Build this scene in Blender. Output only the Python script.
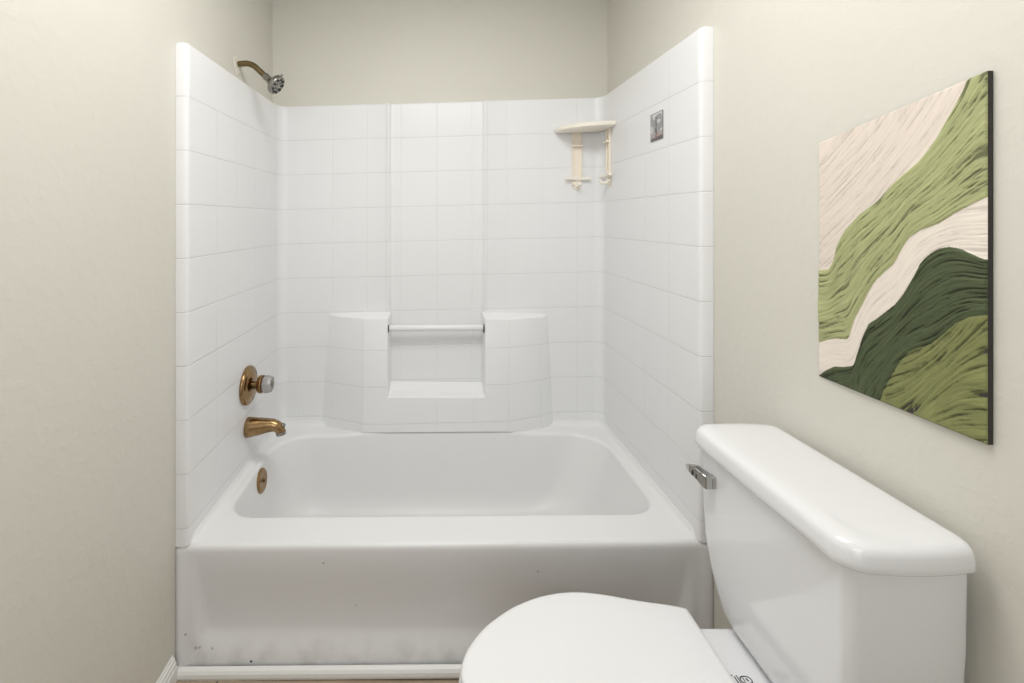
import bpy, bmesh, math, random
import numpy as np
from mathutils import Vector, Matrix

for o in list(bpy.data.objects):
    bpy.data.objects.remove(o)
sc = bpy.context.scene
COL = sc.collection
random.seed(4)
PI = math.pi
EYE = 1.308

# ------------------------------------------------------------------ camera, world, lights, exposure
cam_data = bpy.data.cameras.new('camera')
cam = bpy.data.objects.new('camera', cam_data)
COL.objects.link(cam)
cam.location = (0, 0, EYE)
cam.rotation_euler = (math.radians(90), 0, 0)
cam_data.sensor_fit = 'HORIZONTAL'
cam_data.sensor_width = 36.0
cam_data.lens = 453.0 / 1024 * 36.0
cam_data.shift_x = (512 - 432.5) / 1024
cam_data.shift_y = -(341.5 - 219) / 1024
cam_data.clip_start = 0.02
sc.camera = cam

sc.view_settings.view_transform = 'Standard'
sc.view_settings.look = 'None'
sc.view_settings.gamma = 1.0
sc.view_settings.exposure = 0.08
sc.view_settings.use_curve_mapping = False

world = bpy.data.worlds.new('world')
sc.world = world
world.use_nodes = True
world.node_tree.nodes['Background'].inputs['Color'].default_value = (0.9, 0.95, 1.0, 1)
world.node_tree.nodes['Background'].inputs['Strength'].default_value = 0.3


def area_light(name, loc, rot, sx, sy, power, color):
    d = bpy.data.lights.new(name, 'AREA')
    d.shape = 'RECTANGLE'
    d.size = sx
    d.size_y = sy
    d.energy = power
    d.color = color
    o = bpy.data.objects.new(name, d)
    o.location = loc
    o.rotation_euler = rot
    COL.objects.link(o)
    return o


# flush ceiling lamp over the room, two fill lights added behind the camera to brighten the front faces
area_light('ceiling_lamp_light', (0.02, 0.80, 2.385), (0, 0, 0), 0.84, 0.60, 13.0, (1.0, 0.99, 0.975))
area_light('high_front_fill', (-0.15, -1.10, 2.02), (math.radians(78), 0, 0), 1.1, 0.22, 5.5, (1.0, 0.99, 0.98))
area_light('cool_front_fill', (-0.25, -1.24, 1.25), (math.radians(90), 0, 0), 0.8, 1.5, 6.0, (0.90, 0.95, 1.0))


# ------------------------------------------------------------------ helpers
def link(name, bm, mat, parent=None, smooth=True, bevel=0.0, seg=2, angle=35, autosmooth=None):
    me = bpy.data.meshes.new(name)
    bm.normal_update()
    bm.to_mesh(me)
    bm.free()
    mats = mat if isinstance(mat, (list, tuple)) else [mat]
    for m in mats:
        me.materials.append(m)
    if smooth:
        for p in me.polygons:
            p.use_smooth = True
        if autosmooth:
            try:
                me.set_sharp_from_angle(angle=math.radians(autosmooth))
            except Exception:
                pass
    o = bpy.data.objects.new(name, me)
    COL.objects.link(o)
    if parent is not None:
        o.parent = parent
        o.matrix_parent_inverse = Matrix.Translation(parent.location).inverted()
    if bevel:
        m = o.modifiers.new('bevel', 'BEVEL')
        m.width = bevel
        m.segments = seg
        m.limit_method = 'ANGLE'
        m.angle_limit = math.radians(angle)
        m.harden_normals = False
    return o


def thing(name, label, cat, loc=(0, 0, 0), group=None):
    o = bpy.data.objects.new(name, None)
    COL.objects.link(o)
    o.location = loc
    o.empty_display_size = 0.05
    return tag(o, label, cat, group)


def tag(o, label, cat, group=None):
    o['label'] = label
    o['category'] = cat
    if group:
        o['group'] = group
    return o


def struct(o):
    o['kind'] = 'structure'
    return o


def add_box(bm, x0, x1, y0, y1, z0, z1):
    v = [bm.verts.new(p) for p in ((x0, y0, z0), (x1, y0, z0), (x1, y1, z0), (x0, y1, z0),
                                   (x0, y0, z1), (x1, y0, z1), (x1, y1, z1), (x0, y1, z1))]
    for f in ((3, 2, 1, 0), (4, 5, 6, 7), (0, 1, 5, 4), (1, 2, 6, 5), (2, 3, 7, 6), (3, 0, 4, 7)):
        bm.faces.new([v[i] for i in f])
    return v


def loft(bm, rings, cap0=True, cap1=True, closed=True):
    vs = [[bm.verts.new(p) for p in r] for r in rings]
    n = len(rings[0])
    for a, b in zip(vs[:-1], vs[1:]):
        for i in range(n if closed else n - 1):
            j = (i + 1) % n
            bm.faces.new((a[i], a[j], b[j], b[i]))
    if cap0:
        bm.faces.new(list(reversed(vs[0])))
    if cap1:
        bm.faces.new(vs[-1])
    return vs


def lathe(bm, origin, axis, prof, n=32, squash=1.0):
    """prof: (distance along the axis, radius) pairs"""
    a = Vector(axis).normalized()
    t = Vector((0, 0, 1)) if abs(a.z) < .9 else Vector((0, 1, 0))
    u = a.cross(t).normalized()
    w = u.cross(a).normalized()
    rings = []
    for d, r in prof:
        r = max(r, 1e-4)
        rings.append([Vector(origin) + a * d + (u * math.cos(k * 2 * PI / n) + w * math.sin(k * 2 * PI / n) * squash) * r
                      for k in range(n)])
    loft(bm, rings)


def tube(bm, pts, radii, n=20, flat=1.0):
    pts = [Vector(p) for p in pts]
    rings = []
    up = Vector((0, 1, 0))
    for i, p in enumerate(pts):
        d = (pts[min(i + 1, len(pts) - 1)] - pts[max(i - 1, 0)]).normalized()
        s = up
        if abs(d.dot(up)) > .95:
            s = Vector((0, 0, 1))
        w = d.cross(s).normalized()
        s = w.cross(d).normalized()
        r = radii[i] if isinstance(radii, (list, tuple)) else radii
        rings.append([p + (s * math.cos(k * 2 * PI / n) + w * math.sin(k * 2 * PI / n) * flat) * r for k in range(n)])
    loft(bm, rings)


def fix(bm):
    bmesh.ops.recalc_face_normals(bm, faces=bm.faces[:])


def sst(a, b, v):
    t = min(1, max(0, (v - a) / (b - a)))
    return t * t * (3 - 2 * t)


def spline(pts, m=8):
    out = []
    P = [Vector(p) for p in pts]
    P = [P[0] * 2 - P[1]] + P + [P[-1] * 2 - P[-2]]
    for i in range(1, len(P) - 2):
        for k in range(m):
            t = k / m
            a, b, c, d = P[i - 1:i + 3]
            out.append(.5 * ((2 * b) + (c - a) * t + (2 * a - 5 * b + 4 * c - d) * t * t + (-a + 3 * b - 3 * c + d) * t ** 3))
    out.append(P[-2])
    return out


# ------------------------------------------------------------------ materials
def new_mat(name):
    m = bpy.data.materials.new(name)
    m.use_nodes = True
    nt = m.node_tree
    return m, nt, nt.nodes, nt.links, nt.nodes['Principled BSDF']


def plain(name, col, rough=.5, metal=0, spec=.5, noise=0.0, nscale=40, bump=0.0, coat=0):
    m, nt, N, L, b = new_mat(name)
    b.inputs['Base Color'].default_value = (*col, 1)
    b.inputs['Roughness'].default_value = rough
    b.inputs['Metallic'].default_value = metal
    b.inputs['Specular IOR Level'].default_value = spec
    b.inputs['Coat Weight'].default_value = coat
    tc = N.new('ShaderNodeTexCoord')
    nz = N.new('ShaderNodeTexNoise')
    nz.inputs['Scale'].default_value = nscale
    nz.inputs['Detail'].default_value = 4
    L.new(tc.outputs['Object'], nz.inputs['Vector'])
    if noise:
        mx = N.new('ShaderNodeMix')
        mx.data_type = 'RGBA'
        mx.inputs['A'].default_value = (*[c * (1 - noise) for c in col], 1)
        mx.inputs['B'].default_value = (*[min(1, c * (1 + noise)) for c in col], 1)
        L.new(nz.outputs['Fac'], mx.inputs['Factor'])
        L.new(mx.outputs['Result'], b.inputs['Base Color'])
    if bump:
        bp = N.new('ShaderNodeBump')
        bp.inputs['Strength'].default_value = .5
        bp.inputs['Distance'].default_value = bump
        L.new(nz.outputs['Fac'], bp.inputs['Height'])
        L.new(bp.outputs['Normal'], b.inputs['Normal'])
    return m


def wall_material():
    m, nt, N, L, b = new_mat('beige_wall_paint')
    tc = N.new('ShaderNodeTexCoord')
    n1 = N.new('ShaderNodeTexNoise'); n1.inputs['Scale'].default_value = 110; n1.inputs['Detail'].default_value = 3
    n2 = N.new('ShaderNodeTexNoise'); n2.inputs['Scale'].default_value = 34; n2.inputs['Detail'].default_value = 5
    L.new(tc.outputs['Object'], n1.inputs['Vector']); L.new(tc.outputs['Object'], n2.inputs['Vector'])
    r = N.new('ShaderNodeMapRange'); r.interpolation_type = 'SMOOTHSTEP'
    r.inputs['From Min'].default_value = .45; r.inputs['From Max'].default_value = .66
    L.new(n2.outputs['Fac'], r.inputs['Value'])
    ad = N.new('ShaderNodeMath'); ad.operation = 'MULTIPLY_ADD'; ad.inputs[1].default_value = .35
    L.new(n1.outputs['Fac'], ad.inputs[0]); L.new(r.outputs['Result'], ad.inputs[2])
    bp = N.new('ShaderNodeBump'); bp.inputs['Strength'].default_value = .4; bp.inputs['Distance'].default_value = .0008
    L.new(ad.outputs[0], bp.inputs['Height']); L.new(bp.outputs['Normal'], b.inputs['Normal'])
    n3 = N.new('ShaderNodeTexNoise'); n3.inputs['Scale'].default_value = 2.2
    L.new(tc.outputs['Object'], n3.inputs['Vector'])
    mx = N.new('ShaderNodeMix'); mx.data_type = 'RGBA'
    mx.inputs['A'].default_value = (.690, .670, .600, 1); mx.inputs['B'].default_value = (.722, .703, .640, 1)
    L.new(n3.outputs['Fac'], mx.inputs['Factor']); L.new(mx.outputs['Result'], b.inputs['Base Color'])
    b.inputs['Roughness'].default_value = .55
    return m


def tile_material():
    """white acrylic with moulded tile grooves; UV runs in tile units"""
    m, nt, N, L, b = new_mat('white_surround_acrylic')
    uv = N.new('ShaderNodeUVMap'); uv.uv_map = 'tiles'
    sp = N.new('ShaderNodeSeparateXYZ'); L.new(uv.outputs['UV'], sp.inputs[0])
    outs = []
    for ax, w in (('X', .026), ('Y', .018)):
        pp = N.new('ShaderNodeMath'); pp.operation = 'PINGPONG'; pp.inputs[1].default_value = .5
        L.new(sp.outputs[ax], pp.inputs[0])
        r = N.new('ShaderNodeMapRange'); r.interpolation_type = 'SMOOTHSTEP'
        r.inputs['From Min'].default_value = 0; r.inputs['From Max'].default_value = w
        L.new(pp.outputs[0], r.inputs['Value'])
        outs.append(r)
    mn = N.new('ShaderNodeMath'); mn.operation = 'MINIMUM'
    L.new(outs[0].outputs['Result'], mn.inputs[0]); L.new(outs[1].outputs['Result'], mn.inputs[1])
    nz = N.new('ShaderNodeTexNoise'); nz.inputs['Scale'].default_value = 9
    tc = N.new('ShaderNodeTexCoord'); L.new(tc.outputs['Object'], nz.inputs['Vector'])
    ad = N.new('ShaderNodeMath'); ad.operation = 'MULTIPLY_ADD'; ad.inputs[1].default_value = .8
    L.new(nz.outputs['Fac'], ad.inputs[0]); L.new(mn.outputs[0], ad.inputs[2])
    bp = N.new('ShaderNodeBump'); bp.inputs['Strength'].default_value = .45; bp.inputs['Distance'].default_value = .0022
    L.new(ad.outputs[0], bp.inputs['Height']); L.new(bp.outputs['Normal'], b.inputs['Normal'])
    # grime settled in the level grooves
    mg = N.new('ShaderNodeMapRange'); mg.inputs['From Min'].default_value = 0; mg.inputs['From Max'].default_value = .012
    mg.inputs['To Min'].default_value = .0; mg.inputs['To Max'].default_value = 1
    pp = N.new('ShaderNodeMath'); pp.operation = 'PINGPONG'; pp.inputs[1].default_value = .5
    L.new(sp.outputs['Y'], pp.inputs[0]); L.new(pp.outputs[0], mg.inputs['Value'])
    mx = N.new('ShaderNodeMix'); mx.data_type = 'RGBA'
    mx.inputs['A'].default_value = (.71, .71, .705, 1); mx.inputs['B'].default_value = (.855, .86, .87, 1)
    L.new(mg.outputs['Result'], mx.inputs['Factor']); L.new(mx.outputs['Result'], b.inputs['Base Color'])
    b.inputs['Roughness'].default_value = .38
    b.inputs['Specular IOR Level'].default_value = .45
    return m


def tub_material():
    m, nt, N, L, b = new_mat('white_tub_enamel')
    tc = N.new('ShaderNodeTexCoord')
    sp = N.new('ShaderNodeSeparateXYZ'); L.new(tc.outputs['Object'], sp.inputs[0])
    nz = N.new('ShaderNodeTexNoise'); nz.inputs['Scale'].default_value = 16; nz.inputs['Detail'].default_value = 6
    L.new(tc.outputs['Object'], nz.inputs['Vector'])
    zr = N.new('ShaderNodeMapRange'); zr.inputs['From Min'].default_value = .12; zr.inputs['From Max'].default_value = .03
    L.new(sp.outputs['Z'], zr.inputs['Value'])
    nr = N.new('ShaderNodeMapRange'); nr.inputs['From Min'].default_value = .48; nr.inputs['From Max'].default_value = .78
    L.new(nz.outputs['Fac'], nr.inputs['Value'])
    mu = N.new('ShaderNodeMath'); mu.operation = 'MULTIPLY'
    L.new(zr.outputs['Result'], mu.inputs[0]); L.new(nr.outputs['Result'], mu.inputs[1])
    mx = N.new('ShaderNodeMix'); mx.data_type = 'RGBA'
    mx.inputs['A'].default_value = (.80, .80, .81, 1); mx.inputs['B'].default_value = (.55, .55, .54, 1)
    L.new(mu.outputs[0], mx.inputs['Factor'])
    prev = mx.outputs['Result']
    # small chips and scuffs
    for (px, pz, r, k) in ((-.515, .052, .0045, .95), (-.672, .090, .006, .35), (-.662, .090, .004, .4), (-.628, .083, .005, .3),
                           (-.700, .13, .004, .5), (-.31, .33, .0035, .6), (.30, .303, .003, .6), (-.22, .195, .003, .35)):
        vm = N.new('ShaderNodeVectorMath'); vm.operation = 'DISTANCE'
        cb = N.new('ShaderNodeCombineXYZ'); L.new(sp.outputs['X'], cb.inputs[0]); L.new(sp.outputs['Z'], cb.inputs[2])
        L.new(cb.outputs[0], vm.inputs[0]); vm.inputs[1].default_value = (px, 0, pz)
        dr = N.new('ShaderNodeMapRange'); dr.inputs['From Min'].default_value = r * .5; dr.inputs['From Max'].default_value = r
        dr.inputs['To Min'].default_value = k; dr.inputs['To Max'].default_value = 0
        L.new(vm.outputs['Value'], dr.inputs['Value'])
        m2 = N.new('ShaderNodeMix'); m2.data_type = 'RGBA'
        L.new(dr.outputs['Result'], m2.inputs['Factor']); L.new(prev, m2.inputs['A'])
        m2.inputs['B'].default_value = (.03, .03, .03, 1)
        prev = m2.outputs['Result']
    L.new(prev, b.inputs['Base Color'])
    b.inputs['Roughness'].default_value = .22
    b.inputs['Specular IOR Level'].default_value = .5
    return m


def floor_material():
    m, nt, N, L, b = new_mat('wood_plank_vinyl')
    tc = N.new('ShaderNodeTexCoord')
    br = N.new('ShaderNodeTexBrick'); br.inputs['Scale'].default_value = 1
    br.inputs['Brick Width'].default_value = 1.2; br.inputs['Row Height'].default_value = .12
    br.inputs['Mortar Size'].default_value = .0015
    br.inputs['Color1'].default_value = (.50, .36, .22, 1); br.inputs['Color2'].default_value = (.44, .31, .185, 1)
    br.inputs['Mortar'].default_value = (.05, .03, .02, 1)
    L.new(tc.outputs['Object'], br.inputs['Vector'])
    mp = N.new('ShaderNodeMapping'); mp.inputs['Scale'].default_value = (3, 45, 1)
    L.new(tc.outputs['Object'], mp.inputs['Vector'])
    nz = N.new('ShaderNodeTexNoise'); nz.inputs['Scale'].default_value = 2; nz.inputs['Detail'].default_value = 8
    L.new(mp.outputs['Vector'], nz.inputs['Vector'])
    mx = N.new('ShaderNodeMix'); mx.data_type = 'RGBA'; mx.blend_type = 'MULTIPLY'; mx.inputs['Factor'].default_value = .6
    L.new(br.outputs['Color'], mx.inputs['A']); L.new(nz.outputs['Fac'], mx.inputs['B'])
    hs = N.new('ShaderNodeHueSaturation'); hs.inputs['Value'].default_value = 1.15; hs.inputs['Saturation'].default_value = .75
    L.new(mx.outputs['Result'], hs.inputs['Color']); L.new(hs.outputs['Color'], b.inputs['Base Color'])
    b.inputs['Roughness'].default_value = .4
    return m


def vcol_material(name, rough=.6):
    m, nt, N, L, b = new_mat(name)
    a = N.new('ShaderNodeAttribute'); a.attribute_name = 'pigment'
    L.new(a.outputs['Color'], b.inputs['Base Color'])
    b.inputs['Roughness'].default_value = rough
    return m


M_WALL = wall_material()
M_TILE = tile_material()
M_TUB = tub_material()
M_FLOOR = floor_material()
M_BASIN = plain('white_basin_enamel', (.84, .84, .84), .36, noise=.012, nscale=3)
M_CEIL = plain('white_ceiling_paint', (.8, .8, .78), .8, noise=.02, bump=.001)
M_FRONT = plain('bounce_cut_grey', (.30, .30, .30), .6, noise=.03)  # unseen front wall, darkened to cut the light it bounces onto the apron
M_TRIM = plain('white_trim_paint', (.82, .82, .80), .4, noise=.03, nscale=15)
M_PORC = plain('white_porcelain', (.83, .835, .85), .10, spec=.5, noise=.008, nscale=4, coat=.3)
M_SEAT = plain('white_seat_plastic', (.85, .85, .86), .25, noise=.01, nscale=5)
M_CHROME = plain('polished_chrome', (.52, .52, .52), .10, 1, noise=.05)
M_NICKEL = plain('aged_nickel', (.30, .29, .26), .22, 1, noise=.25, nscale=120)
M_BRASS = plain('antique_brass', (.32, .205, .10), .24, 1, noise=.25, nscale=60)
M_OLDBR = plain('dull_brass', (.20, .15, .075), .28, 1, noise=.25, nscale=90)
M_DARK = plain('black_rubber_and_gap_shade', (.02, .02, .02), .5, noise=.1)
M_IVORY = plain('ivory_plastic', (.93, .85, .73), .4, noise=.03, nscale=30)
M_IVW = plain('pale_ivory_plastic', (.95, .90, .80), .4, noise=.03, nscale=30)
M_CAULK = plain('cracked_white_caulk', (.76, .73, .65), .7, noise=.1, nscale=60, bump=.002)
M_INK = plain('grey_printed_ink', (.05, .055, .065), .5, noise=.1)
M_EDGE = plain('dark_brown_canvas_edge', (.035, .030, .030), .6, noise=.15)
M_LAMP, _nt, _N, _L, _b = new_mat('frosted_lamp_glass')
_b.inputs['Base Color'].default_value = (.9, .9, .88, 1)
_b.inputs['Emission Color'].default_value = (1, .97, .92, 1)
_b.inputs['Emission Strength'].default_value = 1.5


def clear_material():
    m, nt, N, L, b = new_mat('clear_acrylic')
    b.inputs['Base Color'].default_value = (.60, .60, .60, 1)
    b.inputs['Roughness'].default_value = .12
    b.inputs['Transmission Weight'].default_value = .55
    b.inputs['IOR'].default_value = 1.45
    return m


M_CLEAR = clear_material()

# ------------------------------------------------------------------ room shell
XL, XR, YF, YB = -.728, .796, 1.285, 2.062     # alcove walls and the plane of the tub front
CEIL = 2.44
FL = .018


def slab(name, x0, x1, y0, y1, z0, z1, mat):
    bm = bmesh.new()
    add_box(bm, x0, x1, y0, y1, z0, z1)
    return struct(link(name, bm, mat, smooth=False))


slab('floor', -.85, 1.1, -1.4, 1.30, -.08, FL, M_FLOOR)
slab('ceiling', -.85, 1.1, -1.4, 2.2, CEIL, CEIL + .1, M_CEIL)
slab('wall_left', XL - .12, XL, -1.4, 2.2, -.08, CEIL, M_WALL)
slab('wall_back', XL, XR, YB, YB + .12, -.08, CEIL, M_WALL)
slab('wall_front', XL, 1.1, -1.4, -1.28, -.08, CEIL, M_FRONT)
# right wall: runs very slightly outwards in front of the alcove
bm = bmesh.new()
px = [(XR, 2.2), (XR, 1.285), (.809, .65), (.809, -1.4), (.98, -1.4), (.98, 2.2)]
lo = [bm.verts.new((x, y, -.08)) for x, y in px]
hi = [bm.verts.new((x, y, CEIL)) for x, y in px]
for i in range(len(px)):
    j = (i + 1) % len(px)
    bm.faces.new((lo[i], lo[j], hi[j], hi[i]))
bm.faces.new(lo); bm.faces.new(list(reversed(hi)))
fix(bm)
struct(link('wall_right', bm, M_WALL, smooth=False))


def skirting(name, prof, p0, p1, nrm, mat):
    """prof: (thickness, height); runs from p0 to p1, nrm points into the room"""
    bm = bmesh.new()
    r = []
    for p in (p0, p1):
        r.append([Vector(p) + Vector(nrm) * t + Vector((0, 0, h)) for t, h in prof])
    loft(bm, r)
    fix(bm)
    return struct(link(name, bm, mat, smooth=False, bevel=.0012, seg=2, angle=25))


bprof = [(0, 0), (.015, 0), (.015, .038), (.012, .042), (.0125, .050), (.009, .053), (.009, .059), (.005, .063), (.003, .068), (0, .070)]
skirting('baseboard_left', bprof, (XL, -1.27, FL), (XL, 1.268, FL), (1, 0, 0), M_TRIM)
skirting('baseboard_right', bprof, (.809, .65, FL), (.797, 1.26, FL), (-1, 0, 0), M_TRIM)
tprof = [(0, 0), (.014, 0), (.016, .008), (.015, .017), (.011, .024), (.005, .0275), (0, .028)]
skirting('trim_1', tprof, (XL + .001, YF - .0048, FL - .002), (XR - .001, YF - .0048, FL + .012), (0, -1, 0), M_TRIM)

# ------------------------------------------------------------------ shower surround
TILE = .1557


def tile_h(x, y):
    # the left panel's rows are moulded a touch tighter towards its front edge
    if x < -.60 and y is not None:
        return .1529 + .0028 * min(1, max(0, (y - 1.29) / .755))
    return TILE


def row(x, z, y=None):
    return 3 - (z - 1.3668 - .0247 * (x - .03)) / tile_h(x, y)


def ztop(x, y=None):
    return 1.3668 + .0247 * (x - .03) + 3 * tile_h(x, y)


def yback(x):
    return 2.045 + (x + .65) / 1.37 * (2.020 - 2.045)


def zrim(x):
    return .385 + .008 * (x - .03)


def panel(name, pts, back, parent, zb_fn):
    """pts: (x, y, u) along the front face; back: matching (x, y) on the wall side."""
    bm = bmesh.new()
    uvl = bm.loops.layers.uv.new('tiles')
    R = []
    n = len(pts)
    for i, (x, y, u) in enumerate(pts):
        bx, by = back[i]
        d = Vector((bx - x, by - y, 0))
        d = d.normalized() if d.length > 1e-5 else Vector((0, 0, 0))
        zb, zt = zb_fn(x), ztop(x, y)
        L_ = [(Vector((x, y, zb)), u)]
        for q in range(1, 12):
            L_.append((Vector((x, y, zb + (zt - .008 - zb) * q / 11)), u))
        L_.append((Vector((x, y, zt - .003)) + d * .0012, u))
        L_.append((Vector((x, y, zt)) + d * .005, u))
        L_.append((Vector((bx, by, zt + .001)), u))
        L_.append((Vector((bx, by, zb)), u))
        R.append(L_)
    V = [[bm.verts.new(p) for p, u in r] for r in R]
    m = len(V[0])
    for i in range(n - 1):
        for k in range(m):
            k2 = (k + 1) % m
            f = bm.faces.new((V[i][k], V[i + 1][k], V[i + 1][k2], V[i][k2]))
            ii = (i, i + 1, i + 1, i)
            kk = (k, k, k2, k2)
            for lp, a, b_ in zip(f.loops, ii, kk):
                co = lp.vert.co
                lp[uvl].uv = (R[a][b_][1], row(co.x, co.z, co.y) if k < 12 else .5)
    bm.faces.new(list(reversed(V[0]))); bm.faces.new(V[-1])
    fix(bm)
    return link(name, bm, M_TILE, parent, autosmooth=50)


surround = thing('shower_surround', 'white moulded tile-pattern shower surround lining the alcove above the bathtub', 'shower surround', (0, 2.0, .40))


def side_pts(sgn, xw, xo, yend, xc, yc):
    """flange on the wall, rolled front edge, side face, cove into the back"""
    P = [(xo, YF - .004, .5), (xw + sgn * .014, YF - .006, .5), (xw + sgn * .008, YF - .004, .5)]
    for k in range(1, 6):
        a = k / 5 * PI / 2
        P.append((xw + sgn * .008 * (1 - math.sin(a)), YF + .008 - .012 * math.cos(a), .5 if k < 3 else .52))
    for y in (1.30, 1.5, 1.7, 1.9, yend):
        P.append((xw, y, (y - 1.297) / .157 if y > 1.31 else .06))
    r = abs(xc - xw)
    for k in range(1, 9):
        a = k / 8 * PI / 2
        P.append((xw - sgn * r * (1 - math.cos(a)), yend + (yc - yend) * math.sin(a), .5))
    return P


def make_side(name, sgn, xw, xo, yend, xc, yc):
    P = side_pts(sgn, xw, xo, yend, xc, yc)
    B = []
    for (x, y, u) in P:
        if y <= yend + 1e-6:
            B.append((xo + sgn * -.0005, max(y, YF + .002 * 0) if y > YF + .01 else YF + .0001 * len(B)))
        else:
            t = (y - yend) / (yc - yend)
            B.append((xo + (x - xo) * max(0, (t - .5) * 2) if t > .5 else xo, YB - .001 if t > .5 else yend + (YB - .001 - yend) * t * 2))
    return panel(name, P, B, surround, lambda x: zrim(x) + .002)


XWL, XWR = -.692, .757
make_side('left_panel', -1, XWL, XL + .0008, 2.003, -.652, yback(-.652))
make_side('right_panel', 1, XWR, XR - .0008, 1.980, .718, yback(.718))

# back panel with a shallow recessed middle column between two moulded ridges
P = []
xs = [-.652, -.45, -.30, -.215]


def ub(x):
    return (x - .020) / .1573


for x in xs:
    P.append((x, yback(x), ub(x)))
for (x, dy) in ((-.208, -.002), (-.203, -.006), (-.198, -.007), (-.193, -.004), (-.189, .003), (-.184, .005)):
    P.append((x, yback(x) + dy, ub(-.215)))
for x in (-.176, -.1, 0, .1, .214):
    P.append((x, yback(x) + .005, ub(x) if x > -.17 else ub(-.17)))
for (x, dy) in ((.222, .005), (.227, .003), (.231, -.004), (.236, -.007), (.241, -.006), (.246, -.002)):
    P.append((x, yback(x) + dy, ub(.246)))
for x in (.252, .35, .5, .6, .718):
    P.append((x, yback(x), ub(x)))
panel('back_panel', P, [(x, YB - .001) for x, y, u in P], surround, lambda x: zrim(x) + .002)

# shelf block standing off the back panel, with the soap niche in its middle
#        x bottom, x top, y bottom, y top
CL = [(-.505, -.470, None, None), (-.455, -.440, 2.020, 2.026), (-.300, -.299, 1.948, 1.975), (-.194, -.194, 1.940, 1.970)]
CR = [(.226, .229, 1.940, 1.966), (.338, .340, 1.943, 1.962), (.490, .485, 1.992, 2.005), (.545, .520, None, None)]
ZS, ZL = .874, .540         # top of the shelves, front of the niche ledge
bm = bmesh.new()
uvl = bm.loops.layers.uv.new('tiles')


def blk(c, z):
    xb, xt, yb, yt = c
    t = (z - .40) / (ZS - .40)
    x = xb + (xt - xb) * t
    y = (yb + (yt - yb) * t) if yb is not None else yback(x) + .004
    return (x, y, z)


def zb_(x):
    return zrim(x) + .013 * (1 - sst(.26, .44, abs(x - .02))) - .002


def quad(pts, uf=None):
    f = bm.faces.new([bm.verts.new(p) for p in pts])
    for lp in f.loops:
        co = lp.vert.co
        lp[uvl].uv = (.5 if uf is None else uf(co), row(co.x, co.z) if uf is not None else .5)
    return f


ucol = lambda co: ub(co.x)
UF_L = [lambda co: .5, lambda co: -.04 if co.x < -.37 else 1.05, lambda co: .08 if co.x < -.25 else .7]
UF_R = [lambda co: .3 if co.x < .28 else 1.06, lambda co: .08 if co.x < .4 else 1.05, lambda co: .5]
for cols, ufs in ((CL, UF_L), (CR, UF_R)):
    for i in range(3):
        a, b_ = cols[i], cols[i + 1]
        za0, zb0 = zb_(a[0]), zb_(b_[0])
        quad([blk(a, za0), blk(b_, zb0), blk(b_, ZL), blk(a, ZL)], ufs[i])
        quad([blk(a, ZL), blk(b_, ZL), blk(b_, ZS), blk(a, ZS)], ufs[i])
# middle face under the niche
a, b_ = CL[3], CR[0]
quad([blk(a, zb_(a[0])), blk(b_, zb_(b_[0])), blk(b_, ZL), blk(a, ZL)], lambda co: ub(co.x) if False else (-1.36 if co.x < 0 else 1.31))
NB = lambda x: yback(x) + .003
la, lb = blk(a, ZL), blk(b_, ZL)
ma = (la[0] + .002, la[1] + (NB(-.19) - la[1]) * .55, ZL + .007)
mb = (lb[0] - .002, lb[1] + (NB(.22) - lb[1]) * .55, ZL + .007)
quad([la, lb, mb, ma])
quad([ma, mb, (lb[0] - .004, NB(.22), ZL + .038), (la[0] + .004, NB(-.19), ZL + .038)])
ta, tb = blk(a, ZS), blk(b_, ZS)
quad([la, ma, (la[0] + .004, NB(-.19), ZL + .038), (ta[0] + .010, NB(-.19), ZS + .018), ta])
quad([lb, tb, (tb[0] - .010, NB(.22), ZS + .018), (lb[0] - .004, NB(.22), ZL + .038), mb])
# shelf tops
L0, L1, L2, L3 = [blk(c, ZS) for c in CL]
R0, R1, R2, R3 = [blk(c, ZS) for c in CR]
quad([L0, L1, L2, (L2[0], NB(-.3), ZS + .018), (L0[0], NB(-.47), ZS + .010)])
quad([L2, L3, (L3[0] + .010, NB(-.19), ZS + .018), (L2[0], NB(-.3), ZS + .018)])
quad([R0, R1, (R1[0], NB(.34), ZS + .018), (R0[0] - .010, NB(.22), ZS + .018)])
quad([R1, R2, R3, (R3[0], NB(.52), ZS + .010), (R1[0], NB(.34), ZS + .018)])
bmesh.ops.remove_doubles(bm, verts=bm.verts[:], dist=.0004)
fix(bm)
shelf_block = link('soap_shelf', bm, M_TILE, surround, smooth=True, bevel=.0045, seg=3, angle=18)
if sum(p.normal.y for p in shelf_block.data.polygons) > 0:
    shelf_block.data.flip_normals()
# niche back follows the back panel; the bar across the niche
bm = bmesh.new()
lathe(bm, (-.1895, 1.986, .8295), (1, 0, .006), [(0, .0125), (.004, .0135), (.200, .0135), (.409, .0135), (.413, .0125)], 24)
fix(bm)
bar = link('niche_bar', bm, M_SEAT, surround, autosmooth=40)
for x in (-.1925, .2230):
    bm = bmesh.new()
    add_box(bm, x - .0018, x + .0018, 1.969, 2.0, .814, .845)  # black block put in as the shade of the gap beside the bar
    o = link('bar_gap_shade', bm, M_DARK, bar, smooth=False, bevel=.001)
    o['label'] = 'dark strip for the shade in the gap at one end of the niche bar'

# ------------------------------------------------------------------ bathtub
tub = thing('bathtub', 'white alcove bathtub with a recessed apron panel, under the tiled surround', 'bathtub', (.03, 1.68, FL))
X0, X1, Y0, Y1 = XWL + .0004, XWR - .0004, YF + .012, 2.044
CX, CY = .0285, 1.678
NA = 224


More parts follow.
